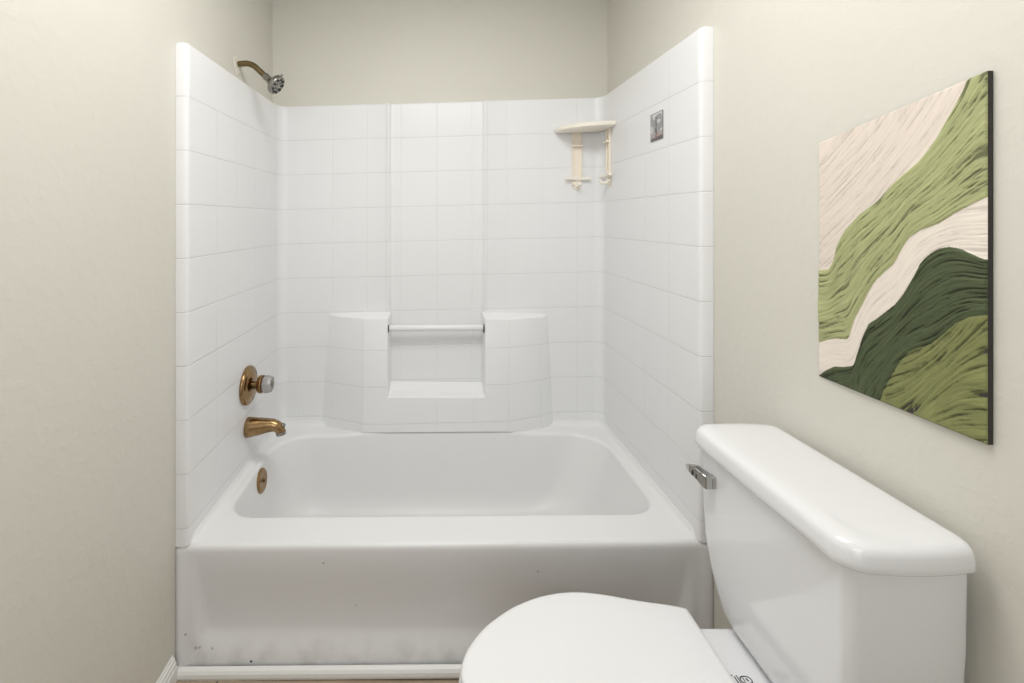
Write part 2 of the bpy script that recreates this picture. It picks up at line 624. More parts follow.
def rect_angles():
    A = []
    cor = [(X0, Y0), (X1, Y0), (X1, Y1), (X0, Y1)]
    counts = [72, 40, 72, 40]
    for k in range(4):
        a, b = cor[k], cor[(k + 1) % 4]
        for i in range(counts[k]):
            t = i / counts[k]
            A.append((a[0] + (b[0] - a[0]) * t, a[1] + (b[1] - a[1]) * t))
    return A


OUT = rect_angles()


def sd(px, py, x0, x1, y0, y1, rf, rb):
    cx, cy = (x0 + x1) / 2, (y0 + y1) / 2
    r = rf if py < cy else rb
    qx = abs(px - cx) - (x1 - x0) / 2 + r
    qy = abs(py - cy) - (y1 - y0) / 2 + r
    return math.hypot(max(qx, 0), max(qy, 0)) + min(max(qx, qy), 0) - r


def ray(px, py, box):
    """point of a rounded rectangle in the direction of the outer point"""
    lo_, hi_ = 0.0, 1.6
    for _ in range(34):
        t = (lo_ + hi_) / 2
        if sd(CX + (px - CX) * t, CY + (py - CY) * t, *box) < 0:
            lo_ = t
        else:
            hi_ = t
    return CX + (px - CX) * lo_, CY + (py - CY) * lo_


def ring(box, dz):
    R = []
    for (px, py) in OUT:
        x, y = ray(px, py, box)
        R.append((x, y, zrim(x) + dz + lift(x, y) * max(0, 1 + dz / .05)))
    return R


rings = []


def slant(x, y):
    return y - (2.044 - (yback(x) - .0008)) * sst(1.7, 2.0, y)


def lift(x, y):
    return .013 * (1 - sst(.26, .44, abs(x - .02))) * sst(1.84, 1.93, y)


# wall cove on three sides; the front side rolls down over the apron
for (ins, dz) in ((0, .020), (.0015, .012), (.006, .0055), (.013, .0015), (.022, 0)):
    R = []
    for (px, py) in OUT:
        front = py < Y0 + 1e-6
        x, y = ray(px, py, (X0 + ins, X1 - ins, Y0, Y1 - ins, .0001, max(.010, .042 - ins)))
        if front:
            x = min(max(px, X0 + ins), X1 - ins)
            y = Y0 + ins * .3
        y = slant(x, y)
        R.append((x, y, zrim(x) + dz * sst(Y0, Y0 + .012, y) + lift(x, y)))
    rings.append(R)
OX0, OX1, OY0, OY1 = -.652, .712, 1.416, 1.945


def obox(i, ir=0, il=0, rr=0, ib=0):
    rf, rb = max(.07, .095 - i * .2 + rr), max(.10, .150 - i * .2 + rr)
    return (OX0 + i + il, OX1 - i - ir, OY0 + i, OY1 - i - ib, rf, rb)


rings.append(ring(obox(-.018), -.0002))
for k in range(1, 7):
    a = k / 6 * PI / 2
    rings.append(ring(obox(-.014 + .016 * math.sin(a)), -.016 * (1 - math.cos(a))))
for (i, ir, dz) in ((.006, .006, -.045), (.012, .018, -.10), (.020, .038, -.17), (.030, .062, -.235), (.045, .085, -.275), (.068, .10, -.300), (.10, .12, -.314), (.14, .14, -.318)):
    rings.append(ring(obox(i, ir, 0, .05 * min(1, i * 8)), dz))
rings.append([(CX + (x - CX) * .35, CY + (y - CY) * .35, z - .002) for x, y, z in rings[-1]])
bm = bmesh.new()
loft(bm, rings, cap0=False, cap1=True)
# underside skirt so the shell has a body
fix(bm)
for f in bm.faces:
    pass
basin = link('basin', bm, M_BASIN, tub, autosmooth=60)
if basin.data.polygons[-1].normal.z < 0:
    basin.data.flip_normals()
sol = basin.modifiers.new('thickness', 'SOLIDIFY')
sol.thickness = .006
sol.offset = -1


# apron: vertical face with a tapering recessed panel and a flared foot
def edge_(x):
    return 1 - sst(-.706, -.695, x) * (1 - sst(.760, .771, x))


def apron_y(x, z):
    h = z / zrim(x)
    xl = -.692 + (1 - h) * .040
    xr = .752 - (1 - h) * .050
    s = sst(xl - .004, xl + .016, x) * (1 - sst(xr - .016, xr + .004, x))
    up = sst(.050, .140, z)
    dn = sst(0, .20, zrim(x) - .016 - z)
    return YF + .001 + .020 * s * up * dn - .0055 * edge_(x)


bm = bmesh.new()
xs = sorted(set([XL + .001, XR - .001] + [XL + .001 + (XR - XL - .002) * i / 150 for i in range(151)]))
V = []
zs = [FL + .004, .03, .045, .055, .065, .075] + [.080 + .005 * i for i in range(12)] + [.16, .20, .25, .30, .34]
for x in xs:
    c = []
    zr = zrim(x)
    inner = True
    for z in zs:
        c.append((x, apron_y(x, z), z))
    ay = apron_y(x, .34)
    if inner:
        e = min(1, (x - XWL) / .02, (XWR - x) / .02)
        lipy = YF + .001 - .0055 * edge_(x)
        c.append((x, apron_y(x, zr - .030), zr - .030))
        c.append((x, lipy, zr - .022))
        c.append((x, lipy, zr - .015))
        c.append((x, lipy + .001, zr - .008))
        c.append((x, lipy + .004, zr - .003))
        c.append((x, lipy + .008, zr - .0007))
        c.append((x, lipy + .013, zr))
        c.append((x, lipy + .034, zr - .0008))
    else:
        y = YF + .001
        zt = zr + .002
        c += [(x, y, zr - .030), (x, y, zr - .022), (x, y, zr - .015), (x, y, zr - .008), (x, y, zr), (x, y, zr + .008), (x, y, zt)]
    V.append([bm.verts.new(p) for p in c])
for a, b in zip(V[:-1], V[1:]):
    if abs(a[-1].co.z - b[-1].co.z) > .01:
        for k in range(len(zs) + 3):
            bm.faces.new((a[k], b[k], b[k + 1], a[k + 1]))
        continue
    for k in range(len(a) - 1):
        bm.faces.new((a[k], b[k], b[k + 1], a[k + 1]))
fix(bm)
apron = link('apron', bm, M_TUB, tub, autosmooth=60)
if sum(p.normal.y for p in apron.data.polygons) > 0:
    apron.data.flip_normals()
sol = apron.modifiers.new('thickness', 'SOLIDIFY')
sol.thickness = .006
sol.offset = -1

# overflow plate inside the left end of the basin
bm = bmesh.new()
oc = (-.6455, 1.706, .323)
lathe(bm, oc, (1, 0, .10), [(0, .043), (.004, .043), (.008, .040), (.010, .034), (.0085, .028), (.0085, .012), (.011, .009), (.011, 0)], 36)
fix(bm)
o = link('overflow_plate', bm, M_BRASS, tub, autosmooth=35)
o['label'] = 'round antique brass overflow plate'
bm = bmesh.new()
lathe(bm, (oc[0] + .0105, oc[1], oc[2]), (1, 0, .10), [(0, .005), (.003, .005), (.003, 0)], 16)
fix(bm)
link('plate_screw', bm, M_DARK, o, autosmooth=35)

# ------------------------------------------------------------------ bath fittings
vx, vy, vz = XWL + .0006, 1.69, .688
valve = thing('shower_valve', 'antique brass shower valve with clear acrylic knob, above the tub spout', 'faucet', (vx, vy, vz))
bm = bmesh.new()
lathe(bm, (vx, vy, vz), (1, 0, 0), [(0, .070), (.005, .071), (.011, .069), (.015, .063), (.014, .056), (.018, .050), (.022, .040), (.024, .022), (.024, 0)], 48)
fix(bm)
link('escutcheon', bm, M_BRASS, valve, autosmooth=50)
bm = bmesh.new()
lathe(bm, (vx + .022, vy, vz), (1, 0, 0), [(0, .014), (.024, .014), (.024, 0)], 24)
fix(bm)
link('stem', bm, M_OLDBR, valve, autosmooth=50)
bm = bmesh.new()
lathe(bm, (vx + .042, vy, vz + .004), (1, 0, 0), [(0, .016), (.002, .030), (.007, .033), (.010, .029), (.013, .033), (.018, .033), (.020, .026), (.024, .029), (.024, 0)], 36)
# notches around the brass ring
fix(bm)
link('knob_ring', bm, M_BRASS, valve, autosmooth=50)
bm = bmesh.new()
rr = []
for d, r in ((.062, .020), (.064, .029), (.071, .031), (.086, .029), (.093, .026), (.095, .018), (.094, .010), (.094, .0005)):
    R = []
    for k in range(48):
        a = k * 2 * PI / 48
        q = r * (1 + (.035 if (k // 3) % 2 else -.02) * (1 if .063 < d < .094 else 0))
        R.append((vx + d, vy + q * math.cos(a), vz + .004 + q * math.sin(a)))
    rr.append(R)
loft(bm, rr)
fix(bm)
kb = link('knob', bm, M_CLEAR, valve, autosmooth=40)
kb['label'] = 'clear acrylic knob grip'
bm = bmesh.new()
lathe(bm, (vx + .0865, vy, vz + .004), (1, 0, 0), [(0, .009), (.009, .009), (.0095, 0)], 20)
fix(bm)
link('knob_button', bm, M_OLDBR, valve, autosmooth=40)

sx, sy, sz = XWL + .0006, 1.69, .531
spout = thing('tub_spout', 'antique brass bathtub spout with a lift diverter at its tip', 'faucet', (sx, sy, sz))
bm = bmesh.new()
sp_pts = [(0, 0, 0), (.004, 0, 0), (.02, 0, .001), (.05, 0, .004), (.08, 0, .007), (.105, 0, .008), (.122, 0, .003), (.133, 0, -.008), (.136, 0, -.020)]
sp_r = [.036, .037, .035, .031, .026, .023, .0205, .019, .018]
rings = []
for i, (p, r) in enumerate(zip(sp_pts, sp_r)):
    p = Vector((p[0] * .92, p[1], p[2]))
    q0 = Vector(sp_pts[max(i - 1, 0)]); q1 = Vector(sp_pts[min(i + 1, len(sp_pts) - 1)])
    d = (q1 - q0).normalized()
    if i < 3:
        d = Vector((1, 0, 0))
    w = d.cross(Vector((0, 1, 0))).normalized()
    R = []
    for k in range(28):
        a = k * 2 * PI / 28
        R.append(Vector((sx, sy, sz)) + p + Vector((0, 1, 0)) * math.cos(a) * r * .92 + w * math.sin(a) * r)
    rings.append(R)
loft(bm, rings)
fix(bm)
link('spout_body', bm, M_BRASS, spout, autosmooth=50)
bm = bmesh.new()
lathe(bm, (sx + .1250, sy, sz - .014), (.12, 0, -1), [(0, .0186), (.012, .0180), (.013, .013), (.008, .012), (.008, 0)], 24)
fix(bm)
o = link('spout_outlet', bm, M_NICKEL, spout, autosmooth=40)
bm = bmesh.new()
lathe(bm, (sx + .122, sy, sz - .002), (.8, 0, .6), [(0, .0045), (.012, .0045), (.013, .0085), (.018, .0095), (.022, .006), (.023, 0)], 18)
fix(bm)
o = link('diverter_knob', bm, M_NICKEL, spout, autosmooth=40)
o['label'] = 'worn grey diverter knob'

# shower head on the wall above the left panel
hx, hy, hz = XL + .0006, 1.69, 1.886
shower = thing('shower_fixture', 'shower head on a bent antique brass arm, above the left surround panel', 'shower head', (hx, hy, hz))
bm = bmesh.new()
R0_ = []
prof = [(0, .034), (.0012, .033), (.002, .026), (.0022, .018), (.0022, 0)]
rings = []
for d, r in prof:
    rings.append([(hx + d, hy + max(r, 1e-4) * (1 + .12 * math.sin(3 * a) + .05 * math.sin(7 * a + 1)) * math.cos(a),
                   hz - .006 + max(r, 1e-4) * (1 + .12 * math.sin(3 * a) + .05 * math.sin(7 * a + 1)) * math.sin(a)) for a in [k * 2 * PI / 36 for k in range(36)]])
loft(bm, rings)
fix(bm)
o = link('caulk_patch', bm, M_CAULK, shower, autosmooth=50)
o['label'] = 'ragged pale patch of filler around the pipe'
arm_pts = spline([(hx + .004, hy, hz), (hx + .035, hy, hz + .002), (hx + .060, hy, hz - .006), (hx + .083, hy, hz - .026), (hx + .104, hy, hz - .046)], 6)
bm = bmesh.new()
tube(bm, arm_pts, .0108, 20)
fix(bm)
link('shower_arm', bm, M_OLDBR, shower, autosmooth=50)
ax = Vector((.74, -.05, -.67)).normalized()
ap = Vector((hx + .100, hy, hz - .042))
bm = bmesh.new()
lathe(bm, ap, ax, [(0, .0115), (.004, .0135), (.014, .0135), (.015, .0115), (.020, .0115), (.022, .0135), (.030, .0145), (.032, 0)], 24)
fix(bm)
link('swivel_collar', bm, M_NICKEL, shower, autosmooth=40)
bm = bmesh.new()
ax2 = Vector((.80, -.10, -.58)).normalized()
hp = ap + ax * .026
lathe(bm, hp, ax2, [(0, .012), (.006, .016), (.014, .022), (.021, .032), (.026, .037), (.035, .038), (.040, .0365), (.042, .033), (.041, .020), (.043, .016), (.044, .006), (.044, 0)], 40)
fix(bm)
head = link('spray_head', bm, M_NICKEL, shower, autosmooth=40)
bm = bmesh.new()
t1 = ax2.cross(Vector((0, 0, 1))).normalized(); t2 = t1.cross(ax2).normalized()
for k in range(9):
    a = k * 2 * PI / 9
    c = hp + ax2 * .0405 + (t1 * math.cos(a) + t2 * math.sin(a)) * .0265
    lathe(bm, c, ax2, [(0, .0058), (.0035, .0052), (.0035, 0)], 10)
for k in range(5):
    a = k * 2 * PI / 5 + .3
    c = hp + ax2 * .0405 + (t1 * math.cos(a) + t2 * math.sin(a)) * .013
    lathe(bm, c, ax2, [(0, .0035), (.0045, .003), (.0045, 0)], 8)
fix(bm)
o = link('spray_nozzles', bm, M_DARK, head, autosmooth=40)
o['label'] = 'black rubber spray nozzles'
bm = bmesh.new()
c = hp + ax2 * .031 + t2 * .036
lathe(bm, c, t2, [(0, .004), (.008, .0035), (.009, 0)], 12)
fix(bm)
link('selector_tab', bm, M_NICKEL, head, autosmooth=40)

# ------------------------------------------------------------------ corner caddy
cad = thing('corner_shelf', 'ivory plastic corner shelf with hanging hook brackets, high in the right back corner', 'shelf', (.70, 1.98, 1.70))
xr_, yb_ = XWR - .001, yback(.70) - .0035
bm = bmesh.new()


def shelf_ring(r0, z, dz_in=0):
    R = []
    ax_, by_ = .212 - r0, .150 - r0
    R.append((xr_ - 0.0, yb_ - by_, z))
    for k in range(0, 15):
        a = k / 14 * PI / 2
        x = xr_ - .012 - (ax_ - .012) * math.sin(a)
        y = yb_ - .010 - (by_ - .010) * math.cos(a) ** .85
        R.append((x, y, z))
    R.append((xr_ - ax_, yb_, z))
    R.append((xr_ - .045, yb_, z))
    R.append((xr_ - .016, yb_ - .014, z))
    R.append((xr_, yb_ - .045, z))
    return [(x, y, zz + .030 * (x - .65)) for x, y, zz in R]


zc = 1.712
loft(bm, [shelf_ring(.006, zc - .020), shelf_ring(.001, zc - .016), shelf_ring(0, zc - .004), shelf_ring(.004, zc), shelf_ring(.012, zc), shelf_ring(.016, zc - .006)])
fix(bm)
o = link('shelf_tray', bm, M_IVW, cad, autosmooth=40)


def bracket(name, base, t, nrm, w, z1, z0):
    """flat hanging strip: base point on the wall, t = direction across the strip, nrm = out of the wall"""
    root_bm = bmesh.new()
    base = Vector(base); t = Vector(t); nrm = Vector(nrm)

    def ob(a0, a1, d0, d1, za, zb):
        vs = []
        for z in (za, zb):
            for (a, d) in ((a0, d0), (a1, d0), (a1, d1), (a0, d1)):
                p = base + t * a + nrm * d
                vs.append(root_bm.verts.new((p.x, p.y, z)))
        for f in ((3, 2, 1, 0), (4, 5, 6, 7), (0, 1, 5, 4), (1, 2, 6, 5), (2, 3, 7, 6), (3, 0, 4, 7)):
            root_bm.faces.new([vs[i] for i in f])
    ob(-w, w, 0, .004, z0 + w * .8, z1)
    # rounded foot
    R1, R2 = [], []
    for k in range(13):
        a = PI + k / 12 * PI
        p = base + t * math.cos(a) * w
        R1.append(root_bm.verts.new((p.x, p.y, z0 + w + math.sin(a) * w)))
        q = p + nrm * .004
        R2.append(root_bm.verts.new((q.x, q.y, z0 + w + math.sin(a) * w)))
    root_bm.faces.new(R1); root_bm.faces.new(list(reversed(R2)))
    for k in range(12):
        root_bm.faces.new((R1[k], R1[k + 1], R2[k + 1], R2[k]))
    # stiffening ribs, cross bar and cup ledge
    ob(-w, -w + .003, .004, .010, z0 + .05, z1)
    ob(w - .003, w, .004, .010, z0 + .05, z1)
    ob(-w - .003, w + .003, .002, .022, z1 - .064, z1 - .057)
    fix(root_bm)
    s = link(name, root_bm, M_IVORY, cad, smooth=False, bevel=.001)
    bm2 = bmesh.new()
    zc_ = z0 + .048
    p = base + nrm * .010
    for sgn in (-1, 1):
        q0 = p + Vector((0, 0, zc_ - 0)) - Vector((0, 0, p.z))
        pts = spline([q0, q0 + t * sgn * .034 + nrm * .003, q0 + t * sgn * .055 + nrm * .008], 4)
        tube(bm2, pts, .0062, 10)
    fix(bm2)
    link('cross_hook', bm2, M_IVW, s, autosmooth=40)
    bm3 = bmesh.new()
    for zz, r in ((z0 + .050, .0135), (z0 + .024, .0115)):
        c_ = Vector((base.x, base.y, zz)) + nrm * .004
        lathe(bm3, c_, nrm, [(0, r), (.007, r), (.008, r - .002), (.008, r - .005), (.005, r - .0055), (.005, 0)], 16)
    c_ = Vector((base.x, base.y, z0 + .018)) + nrm * .004
    tube(bm3, spline([c_, c_ + nrm * .024 - Vector((0, 0, .003)), c_ + nrm * .040 + Vector((0, 0, .006))], 5), .0070, 12)
    fix(bm3)
    link('hook_boss', bm3, M_IVW, s, autosmooth=40)


bracket('hook_bracket', (.643, yback(.643) - .0005, 1.5), (1, 0, 0), (0, -1, 0), .0215, 1.693, 1.438)
bracket('hook_bracket', (XWR - .0005, 1.935, 1.5), (0, 1, 0), (-1, 0, 0), .0175, 1.697, 1.447)


# ------------------------------------------------------------------ painted pictures built as pigment grids
def vnoise(x, y, seed=0):
    """smooth value noise on numpy arrays"""
    xi = np.floor(x).astype(np.int64); yi = np.floor(y).astype(np.int64)
    xf = x - xi; yf = y - yi
    xf = xf * xf * (3 - 2 * xf); yf = yf * yf * (3 - 2 * yf)

    def h(a, b):
        n = (a * 374761393 + b * 668265263 + seed * 1442695041) & 0xffffffff
        n = ((n ^ (n >> 13)) * 1274126177) & 0xffffffff
        return ((n ^ (n >> 16)) & 0xffff) / 65535.0
    return (h(xi, yi) * (1 - xf) + h(xi + 1, yi) * xf) * (1 - yf) + (h(xi, yi + 1) * (1 - xf) + h(xi + 1, yi + 1) * xf) * yf


cvA = [(-.1, 1.2), (0, 1.12), (0.081, 1.007), (0.109, 0.97), (0.161, 0.924), (0.231, 0.862), (0.317, 0.808), (0.44, 0.766), (0.483, 0.749), (0.563, 0.707), (0.686, 0.667), (0.792, 0.614), (0.855, 0.558), (0.88, 0.49), (0.914, 0.46), (1.0, 0.454)]
cvB = [(0.0, 0.663), (0.01, 0.661), (0.069, 0.649), (0.143, 0.629), (0.222, 0.604), (0.317, 0.589), (0.376, 0.568), (0.418, 0.533), (0.461, 0.484), (0.528, 0.451), (0.587, 0.417), (0.636, 0.368), (0.657, 0.341), (0.719, 0.276), (0.768, 0.188), (0.853, 0.181), (0.924, 0.167), (1.0, 0.144)]
cvC = [(0.0, 0.495), (0.01, 0.496), (0.06, 0.51), (0.118, 0.527), (0.169, 0.534), (0.222, 0.529), (0.269, 0.513), (0.317, 0.484), (0.356, 0.437), (0.408, 0.386), (0.457, 0.347), (0.568, 0.29), (0.626, 0.264), (0.665, 0.214), (0.696, 0.159), (0.727, 0.094), (0.802, 0.076), (0.87, 0.066), (0.943, 0.035), (1.0, 0.003)]
cvD = [(0.0, 0.347), (0.012, 0.345), (0.069, 0.337), (0.14, 0.312), (0.193, 0.277), (0.259, 0.238), (0.355, 0.208), (0.405, 0.179), (0.457, 0.125), (0.504, 0.07), (0.553, 0.0), (.75, -.30), (1, -.6)]


def curve(c, s):
    a = np.array(c)
    # lightly smoothed interpolation
    out = 0
    for d, w in ((-.012, .25), (0, .5), (.012, .25)):
        out = out + w * np.interp(s + d, a[:, 0], a[:, 1])
    return out


def build_art():
    NS, NT = 330, 560
    s = np.linspace(0, 1, NS)[:, None] * np.ones((1, NT))
    t = np.ones((NS, 1)) * np.linspace(0, 1, NT)[None, :]
    A, B, C_, D = [curve(c, s) for c in (cvA, cvB, cvC, cvD)]
    # metric coordinates on the canvas
    X = s * .288; Z = t * .51
    band = np.where(t > A, 0, np.where(t > B, 1, np.where(t > C_, 2, np.where(t > D, 3, 4))))
    f1 = (A - t) / np.maximum(A - B, .02)
    f2 = (B - t) / np.maximum(B - C_, .02)
    f3 = (C_ - t) / np.maximum(C_ - D, .02)
    dX, dZ = .288 / (NS - 1), .51 / (NT - 1)

    def blur(a, r, it=2):
        for _ in range(it):
            for axis in (0, 1):
                p = np.concatenate([np.repeat(np.take(a, [0], axis), r, axis), a, np.repeat(np.take(a, [-1], axis), r, axis)], axis)
                c = np.cumsum(p, axis)
                z0 = np.zeros_like(np.take(c, [0], axis))
                c = np.concatenate([z0, c], axis)
                n = a.shape[axis]
                a = (np.take(c, range(2 * r + 1, 2 * r + 1 + n), axis) - np.take(c, range(0, n), axis)) / (2 * r + 1)
        return a

    # direction of the strands (double-angle form so it can be blurred)
    def along_curve(c):
        cs = curve(c, s[:, 0])
        sl = np.gradient(cs * .51, dX)
        th = np.arctan2(sl, 1.0)
        return th[:, None] * np.ones((1, NT))
    thA, thB, thC, thD = [along_curve(c) for c in (cvA, cvB, cvC, cvD)]
    # slide sideways with height so that the flow follows the nearest edge
    g1 = np.clip(f1, 0, 1); g3 = np.clip(f3, 0, 1)
    wob = (vnoise(X * 9, Z * 9, 41) - .5)
    th = np.where(band == 0, math.radians(-57) + .25 * (X / .288) + .35 * wob, 0)
    th = np.where(band == 1, thA * (1 - g1) * .9 + thB * g1 * .9 + .3 * wob - .1, th)
    th = np.where(band == 2, thB * .5 + thC * .5, th)
    th = np.where(band == 3, thC * (1 - g3) + thD * g3 + .3 * wob, th)
    th = np.where(band == 4, np.radians(-42) + .32 * np.sin(X * 38 + Z * 16 + 1) + .4 * wob, th)
    c2, s2 = blur(np.cos(2 * th), 6), blur(np.sin(2 * th), 6)
    th = np.arctan2(s2, c2) / 2
    vx_, vy_ = np.cos(th) * .0009 / dX, np.sin(th) * .0009 / dZ
    rng = np.random.RandomState(7)
    ii, jj = np.meshgrid(np.arange(NS), np.arange(NT), indexing='ij')

    def bil(a, x, y):
        x = np.clip(x, 0, NS - 1.001); y = np.clip(y, 0, NT - 1.001)
        a0 = x.astype(int); b0 = y.astype(int); u_ = x - a0; v_ = y - b0
        return (a[a0, b0] * (1 - u_) + a[a0 + 1, b0] * u_) * (1 - v_) + (a[a0, b0 + 1] * (1 - u_) + a[a0 + 1, b0 + 1] * u_) * v_

    def lic(src, n):
        acc = src.copy()
        for sg in (-1, 1):
            x, y = ii.astype(float), jj.astype(float)
            px_, py_ = None, None
            for k in range(n):
                a = bil(vx_, x, y); b = bil(vy_, x, y)
                if px_ is not None:
                    fl = np.where(a * px_ + b * py_ < 0, -1, 1)
                    a = a * fl; b = b * fl
                px_, py_ = a, b
                x = x + sg * a if k == 0 else x + a * sg
                y = y + sg * b if k == 0 else y + b * sg
                acc += bil(src, x, y)
        acc -= acc.mean()
        return acc / acc.std()
    w0 = rng.rand(NS, NT)
    w1 = blur(rng.rand(NS, NT), 1, 1)
    w2 = blur(rng.rand(NS, NT), 2, 1)
    n1 = lic(w2, 46); n2 = lic(w1, 40); n3 = lic(w0, 20)
    amp = np.choose(band, [.30, 1.0, .22, 1.2, 1.15])
    cr = np.clip((n1 * .25 + n2 * .75 + n3 * .5) * -1.3 - 1.15, 0, 1)
    hgt = (np.clip(n1, -2, 2) * .38 + np.clip(n2, -2, 2) * .30 + np.clip(n3, -2, 2) * .12 - cr * 1.0) * amp * .0009
    # the felt layers overlap like pillows
    soft = np.zeros_like(s)
    for b, f in ((1, f1), (3, f3)):
        e = np.clip(np.minimum(f, 1 - f) * 9, 0, 1)
        soft = np.where(band == b, .0020 * np.sqrt(np.clip(1 - (1 - e) ** 2, 0, 1)), soft)
    soft = np.where(band == 4, .0012, soft)
    hgt = hgt + soft
    base = np.array([[.78, .69, .61], [.40, .42, .205], [.84, .76, .68], [.070, .090, .040], [.215, .230, .085]])
    col = base[band]
    mod = (1 + np.clip(n2, -2, 2) * .055 + np.clip(n3, -2, 2) * .06 + np.clip(n1, -2, 2) * .05)[..., None]
    col = col * np.where((band == 0) | (band == 2), 1 + (mod[..., 0] - 1) * .35, mod[..., 0])[..., None]
    col = col * (1 - cr * np.choose(band, [.16, .55, .10, .5, .5]))[..., None]  # creases also darkened in the colour, painting in the shade of the relief
    # geometry: slab with a sculpted face
    zb = .9823 + .0007 * s; zt = 1.5218 - .0565 * s
    Yw = .653 + .2847 * s
    Zw = zb + (zt - zb) * t
    Xw = .8000 - hgt
    edge = (s < .002) | (s > .998) | (t < .002) | (t > .998)
    Xw = np.where(edge, .8005, Xw)
    verts = np.stack([Xw, Yw, Zw], -1).reshape(-1, 3).tolist()
    faces = []
    for i in range(NS - 1):
        for j in range(NT - 1):
            a = i * NT + j
            faces.append((a, a + NT, a + NT + 1, a + 1))
    me = bpy.data.meshes.new('painted_face')
    me.from_pydata(verts, [], faces)
    at = me.color_attributes.new('pigment', 'FLOAT_COLOR', 'POINT')
    c4 = np.ones((NS * NT, 4)); c4[:, :3] = np.clip(col.reshape(-1, 3), 0, 1)
    at.data.foreach_set('color', c4.reshape(-1))
    me.materials.append(vcol_material('felt_paint', .75))
    for p in me.polygons:
        p.use_smooth = True
    if me.polygons[100].normal.x > 0:
        me.flip_normals()
    root = thing('wall_art', 'canvas of wavy green and cream ribbed bands on the wall above the toilet', 'painting', (.806, .79, .985))
    o = bpy.data.objects.new('painted_face', me)
    COL.objects.link(o)
    o.parent = root
    o.matrix_parent_inverse = Matrix.Translation(root.location).inverted()
    bm = bmesh.new()
    q = [(.653, .9823, 1.5218), (.9377, .9830, 1.4653)]
    vs = []
    for x0 in (.8008, None):
        for (y, a, b) in q:
            x = x0 if x0 else .8082
            vs += [bm.verts.new((x, y, a)), bm.verts.new((x, y, b))]
    for f in ((0, 1, 3, 2), (4, 5, 7, 6), (0, 1, 5, 4), (2, 3, 7, 6), (0, 2, 6, 4), (1, 3, 7, 5)):
        bm.faces.new([vs[i] for i in f])
    fix(bm)
    e = link('canvas_frame', bm, M_EDGE, root, smooth=False)
    e['label'] = 'dark wrapped canvas edge'


build_art()


def build_sticker():
    """small grey lighthouse picture stuck on a tile of the right panel"""
    NS, NT = 50, 66
    W, H = .083, .094
    s = np.linspace(0, 1, NS)[:, None] * np.ones((1, NT))     # 0 = far edge (left in view)
    t = np.ones((NS, 1)) * np.linspace(0, 1, NT)[None, :]
    col = np.zeros((NS, NT, 3)) + np.array([.36, .36, .37])
    col = col * (1 + .35 * (vnoise(s * 4, t * 7, 5) - .5))[..., None]
    cl = vnoise(s * 3 + 9, t * 6, 8) > .66
    col[cl] = (.62, .62, .63)
    hill = t < .10 + .05 * s
    house = (t > .10) & (t < .30) & (s > .38) & (s < .72) & (t < .30 - abs(s - .58) * .5)
    hz_ = (t < .26 + .06 * np.sin(s * 9)) & ~hill
    col[hz_] = (.40, .36, .36)
    col[house] = (.42, .27, .26)
    wd = .075 - .045 * t
    tower = (abs(s - .46) < wd) & (t > .14) & (t < .80)
    stripe = np.sin((t * 3.6 + (s - .46) * 3) * 2 * PI) > -.35
    col[tower & stripe] = (.035, .035, .04)
    col[tower & ~stripe] = (.22, .22, .23)
    cap = (abs(s - .46) < .055) & (t >= .78) & (t < .86)
    col[cap] = (.05, .05, .06)
    col[hill] = (.13, .11, .10)
    e = (s < .03) | (s > .97) | (t < .025) | (t > .975)
    col[e] = (.16, .16, .16)
    x = XWR - .0022
    ys = 1.568 - W * s
    zz = 1.573 + H * t + .0247 * (0) - .0 * s
    verts = np.stack([np.full_like(s, x), ys, zz], -1).reshape(-1, 3).tolist()
    nfront = len(verts)
    for (yy, z_) in ((1.568, 1.573), (1.568 - W, 1.573), (1.568 - W, 1.573 + H), (1.568, 1.573 + H)):
        verts.append((XWR - .0003, yy, z_))
    faces = [(i * NT + j, i * NT + j + 1, (i + 1) * NT + j + 1, (i + 1) * NT + j) for i in range(NS - 1) for j in range(NT - 1)]
    b0, b1, b2, b3 = range(nfront, nfront + 4)
    f00, f10, f11, f01 = 0, (NS - 1) * NT, NS * NT - 1, NT - 1
    faces += [(f00, f10, b1, b0), (f10, f11, b2, b1), (f11, f01, b3, b2), (f01, f00, b0, b3)]
    me = bpy.data.meshes.new('lighthouse_sticker')
    me.from_pydata(verts, [], faces)
    at = me.color_attributes.new('pigment', 'FLOAT_COLOR', 'POINT')
    c4 = np.ones((len(verts), 4)) * .3; c4[:, 3] = 1
    c4[:nfront, :3] = col.reshape(-1, 3)
    at.data.foreach_set('color', c4.reshape(-1))
    me.materials.append(vcol_material('printed_sticker', .4))
    if me.polygons[10].normal.x > 0:
        me.flip_normals()
    o = bpy.data.objects.new('lighthouse_sticker', me)
    COL.objects.link(o)
    tag(o, 'small grey picture sticker of a spiral-striped lighthouse on the right tiled panel', 'sticker')


build_sticker()

# ------------------------------------------------------------------ toilet (measured a little larger, then set at 0.985 from the eye)
KT = .985


def T(p):
    return Vector((p[0] * KT, p[1] * KT, EYE + (p[2] - EYE) * KT))


toilet = thing('toilet', 'white two-piece toilet with closed lid, standing against the right wall', 'toilet', (.5, .84, FL))


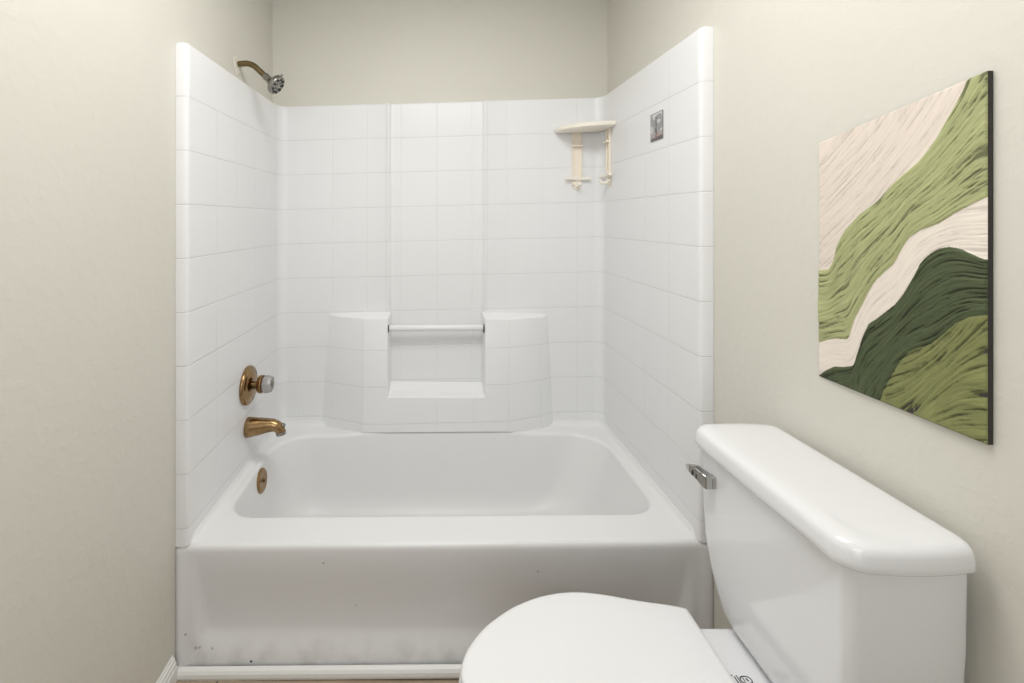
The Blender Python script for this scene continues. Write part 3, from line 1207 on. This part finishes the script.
def rrect(x0, x1, yc, hy, r, z, bow=0.0, n=8, bowf=0.0, rb=None):
    """rounded rectangle ring, ends (in y) bowed outwards"""
    R = []
    cx, hx_ = (x0 + x1) / 2, (x1 - x0) / 2
    r = min(r, hx_ * .99, hy * .99)
    rb = r if rb is None else min(rb, r)
    cors = [(x1 - rb, yc - hy + rb, -PI / 2, rb), (x1 - rb, yc + hy - rb, 0, rb), (x0 + r, yc + hy - r, PI / 2, r), (x0 + r, yc - hy + r, PI, r)]
    m = 8
    P = []
    for (a, b, s0, rr_) in cors:
        for k in range(n + 1):
            t = s0 + k / n * PI / 2
            P.append((a + rr_ * math.cos(t), b + rr_ * math.sin(t)))
    # subdivide long sides
    Q = []
    for i, p in enumerate(P):
        q = P[(i + 1) % len(P)]
        Q.append(p)
        if (i + 1) % (n + 1) == 0:
            for k in range(1, m):
                t = k / m
                Q.append((p[0] + (q[0] - p[0]) * t, p[1] + (q[1] - p[1]) * t))
    for (x, y) in Q:
        e = 1 - ((x - cx) / hx_) ** 2
        y += bow * e * (1 if y > yc else -1) * min(1, abs(y - yc) / hy) ** 6
        f = 1 - ((y - yc) / hy) ** 2 if abs(y - yc) < hy else 0
        if x < cx:
            x -= bowf * f
        R.append(T((x, y, z)))
    return R


YC = .856
# tank body
bm = bmesh.new()
rings = []
for (z, xf, xb, hy, r) in ((.421, .672, .745, .075, .03), (.422, .655, .770, .105, .035), (.428, .644, .778, .126, .033), (.440, .637, .783, .138, .032),
                           (.460, .631, .788, .149, .029), (.487, .627, .790, .159, .026), (.53, .623, .790, .173, .022), (.587, .620, .790, .184, .020),
                           (.66, .618, .790, .188, .018), (.73, .617, .790, .189, .018), (.799, .616, .790, .190, .018)):
    rings.append(rrect(xf, xb + .012 + max(0, .52 - z) * 0, YC + .004, hy - .003, r, z, bow=.006, rb=.012))
loft(bm, rings)
fix(bm)
link('tank', bm, M_PORC, toilet, autosmooth=45)
# tank lid
bm = bmesh.new()
rings = []
lz = .792
for (dz, ins, r) in ((0, .012, .03), (0, .002, .032), (.003, 0, .033), (.012, .0005, .033), (.024, .0015, .033), (.031, .0035, .032), (.0355, .007, .030), (.0385, .012, .028), (.0405, .020, .024), (.0415, .035, .018), (.0418, .06, .01)):
    rings.append(rrect(.6015 + ins, .802 - ins * .8, YC + .005, .201 - ins, r, lz + dz, bow=.009 * (1 - ins * 8 if ins < .12 else 0), rb=.016))
loft(bm, rings)
fix(bm)
link('tank_lid', bm, M_PORC, toilet, autosmooth=60)

# flush lever: square boss and a ribbed arm bending past the tank end
lever_m = []
bm = bmesh.new()


def tbox(bm, pts8):
    v = [bm.verts.new(T(p)) for p in pts8]
    for f in ((3, 2, 1, 0), (4, 5, 6, 7), (0, 1, 5, 4), (1, 2, 6, 5), (2, 3, 7, 6), (3, 0, 4, 7)):
        bm.faces.new([v[i] for i in f])


def seg_ring(x, y, z, hw, hh):
    return [T((x - hw, y, z - hh)), T((x + hw, y, z - hh)), T((x + hw, y, z + hh)), T((x - hw, y, z + hh))]


prof = [(.603, .985, .733, .0085, .0140), (.601, .992, .735, .0100, .0145), (.598, 1.000, .738, .0100, .013), (.593, 1.008, .742, .0085, .0115),
        (.589, 1.015, .7445, .0080, .0105), (.586, 1.022, .746, .0080, .009), (.582, 1.028, .747, .006, .006), (.579, 1.033, .7475, .002, .002)]
loft(bm, [seg_ring(*p) for p in prof])
fix(bm)
lev = link('flush_lever', bm, M_CHROME, toilet, smooth=False, bevel=.0015, seg=2)
lev['label'] = 'chrome flush lever'
bm = bmesh.new()
tbox(bm, [(.608, .984, .720), (.6185, .984, .720), (.6185, 1.002, .720), (.608, 1.002, .720), (.608, .984, .746), (.6185, .984, .746), (.6185, 1.002, .746), (.608, 1.002, .746)])
fix(bm)
link('lever_boss', bm, M_CHROME, lev, smooth=False, bevel=.002)
bm = bmesh.new()
for (y, x, z) in ((1.006, .5965, .7325), (1.013, .5915, .736)):
    tbox(bm, [(x - .0118, y - .0012, z), (x + .0085, y - .0012, z), (x + .0085, y + .0012, z), (x - .0118, y + .0012, z),
              (x - .0118, y - .0012, z + .009), (x + .0085, y - .0012, z + .009), (x + .0085, y + .0012, z + .009), (x - .0118, y + .0012, z + .009)])
fix(bm)
link('lever_groove', bm, M_DARK, lev, smooth=False)

# lid and seat outlines: half width of the egg shape along x
WT = [(.053, 0), (.057, .022), (.066, .043), (.087, .073), (.125, .112), (.176, .148), (.235, .174), (.29, .187), (.34, .190), (.40, .181), (.448, .168), (.49, .159), (.535, .154), (.555, .150), (.563, .144)]


def egg(ins, z, x_end=.563, x0=None, sc=1.0, flat=False):
    """closed outline ring (in plan) of the seat, inset by ins"""
    U, Lw = [], []
    n = 44
    cx_, cy_ = .34, YC
    a = np.array(WT)
    for k in range(n + 1):
        f = k / n
        x = .053 + (x_end - .053) * (1 - math.cos(f * PI / 2 + 0)) ** 1.0 if f < .5 else None
        # even spacing with density at the tip
        x = .053 + (x_end - .053) * (f ** 1.7)
        # smooth half width by interpolating w^2 near the tip
        w = math.sqrt(max(0, np.interp(x, a[:, 0], a[:, 1] ** 2))) if x < .12 else float(np.interp(x, a[:, 0], a[:, 1]))
        U.append((x, w))
    # light smoothing
    W_ = [w for _, w in U]
    for _ in range(3):
        W_ = [W_[0]] + [(W_[i - 1] + 2 * W_[i] + W_[i + 1]) / 4 for i in range(1, n)] + [W_[-1]]
    pts = [(U[i][0], cy_ + W_[i]) for i in range(n + 1)]
    pts2 = [(U[i][0], cy_ - W_[i]) for i in range(n, 0, -1)]
    P = pts + [(x_end, cy_ + W_[-1] * q) for q in (.6, .2, -.2, -.6)] + pts2
    R = []
    L_ = .26
    for (x, y) in P:
        sx_ = (L_ - ins) / L_
        sy_ = (.19 - ins) / .19
        R.append(T((.31 + (x - .31) * sx_ * sc, cy_ + (y - cy_) * sy_ * sc, z)))
    return R


bm = bmesh.new()
loft(bm, [egg(.012, .437), egg(.001, .4375), egg(0, .441), egg(.0005, .447), egg(.004, .4505), egg(.012, .452), egg(.06, .4525), egg(.15, .4528)])
fix(bm)
link('seat_lid', bm, M_SEAT, toilet, autosmooth=50)
bm = bmesh.new()
loft(bm, [egg(.012, .4145, .545), egg(.002, .415, .545), egg(.000, .420, .545), egg(.001, .431, .545), egg(.004, .434, .545), egg(.02, .4345, .545)])
fix(bm)
link('seat', bm, M_SEAT, toilet, autosmooth=50)
for yy in (YC - .07, YC + .07):
    bm = bmesh.new()
    c = T((.548, yy - .018, .430))
    lathe(bm, c, (0, 1, 0), [(0, .007), (.002, .009), (.034, .009), (.036, .007), (.0361, 0)], 20)
    fix(bm)
    link('hinge', bm, M_SEAT, toilet, autosmooth=45)

# bowl: rim, rounded body, pedestal, flat deck under the tank
bm = bmesh.new()


def bowl_ring(z, x0, x1, hw, p=2.4):
    R = []
    n = 64
    cx_, hx_ = (x0 + x1) / 2, (x1 - x0) / 2
    for k in range(n):
        a = k * 2 * PI / n
        c_, s_ = math.cos(a), math.sin(a)
        x = cx_ + hx_ * math.copysign(abs(c_) ** (2 / p), c_)
        y = YC + hw * math.copysign(abs(s_) ** (2 / p), s_)
        if c_ < 0:
            x = cx_ + hx_ * c_
        R.append(T((x, y, z)))
    return R


def foot(z):
    return (z - FL) / KT + 0


zfl = EYE + (FL - EYE) / KT
loft(bm, [bowl_ring(zfl + .001, .20, .70, .118), bowl_ring(zfl + .03, .20, .70, .116), bowl_ring(.10, .22, .69, .104), bowl_ring(.18, .20, .68, .110),
          bowl_ring(.25, .15, .67, .135), bowl_ring(.31, .09, .62, .163), bowl_ring(.36, .056, .58, .178), bowl_ring(.39, .050, .565, .182),
          bowl_ring(.408, .050, .56, .182), bowl_ring(.4135, .056, .555, .176), bowl_ring(.4138, .09, .53, .14)])
fix(bm)
link('bowl', bm, M_PORC, toilet, autosmooth=60)
bm = bmesh.new()
loft(bm, [rrect(.60, .74, YC, .09, .05, .20), rrect(.56, .765, YC, .118, .05, .30), rrect(.50, .775, YC, .128, .035, .36), rrect(.47, .780, YC, .131, .03, .40), rrect(.47, .780, YC, .131, .03, .4145), rrect(.475, .777, YC, .127, .03, .4185), rrect(.485, .77, YC, .12, .03, .4192)])
fix(bm)
deck = link('tank_deck', bm, M_PORC, toilet, autosmooth=50)

# printed oval badge on the deck between the lid and the tank (read sideways, along the tank)
bm = bmesh.new()
bz = .4196


def stroke(bm, pts, w, closed=False):
    n = len(pts)
    for i in range(n if closed else n - 1):
        a = Vector(pts[i]); b = Vector(pts[(i + 1) % n])
        d = (b - a).normalized()
        s = Vector((-d.y, d.x)) * w
        e = d * w * .6
        q = [a - s - e, b - s + e, b + s + e, a + s - e]
        lo_ = [bm.verts.new(T((p.x, p.y, bz - .0002))) for p in q]
        hi_ = [bm.verts.new(T((p.x, p.y, bz + .0003))) for p in q]
        bm.faces.new(hi_); bm.faces.new(list(reversed(lo_)))
        for k in range(4):
            bm.faces.new((lo_[k], lo_[(k + 1) % 4], hi_[(k + 1) % 4], hi_[k]))


cx_, cy_ = .6045, .873
D = []
for k in range(20):
    a = k * 2 * PI / 20
    D.append((cx_ + .0105 * math.copysign(abs(math.cos(a)) ** .8, math.cos(a)), cy_ + .0072 * math.sin(a)))
stroke(bm, D, .00085, True)
stroke(bm, [(cx_ - .004, cy_ + .0042), (cx_ - .004, cy_ - .0035)], .0008)
stroke(bm, [(cx_ + .0015, cy_ + .0022), (cx_ + .0030, cy_ - .0014)], .0014)
stroke(bm, [(cx_ - .0135, cy_ + .0085), (cx_ - .0135, cy_ - .0095)], .0009)
stroke(bm, [(cx_ - .0185, cy_ + .0060), (cx_ - .0185, cy_ - .0120)], .0011)
stroke(bm, [(cx_ - .0225, cy_ + .0092), (cx_ - .0215, cy_ + .0082)], .0010)
fix(bm)
o = link('printed_badge', bm, M_INK, deck, smooth=False)
o['label'] = 'dark printed oval maker badge'

# ------------------------------------------------------------------ ceiling lamp (behind and above the frame, lights the room)
lamp = thing('ceiling_lamp', 'rectangular flush frosted ceiling lamp above the toilet side of the bathroom', 'lamp', (.02, .80, CEIL))
bm = bmesh.new()
add_box(bm, -.42, .46, .48, 1.12, CEIL - .018, CEIL - .0005)
link('lamp_base', bm, M_TRIM, lamp, smooth=False, bevel=.004)
bm = bmesh.new()
add_box(bm, -.39, .43, .51, 1.09, CEIL - .042, CEIL - .0185)
link('lamp_shade', bm, M_LAMP, lamp, smooth=False, bevel=.01)
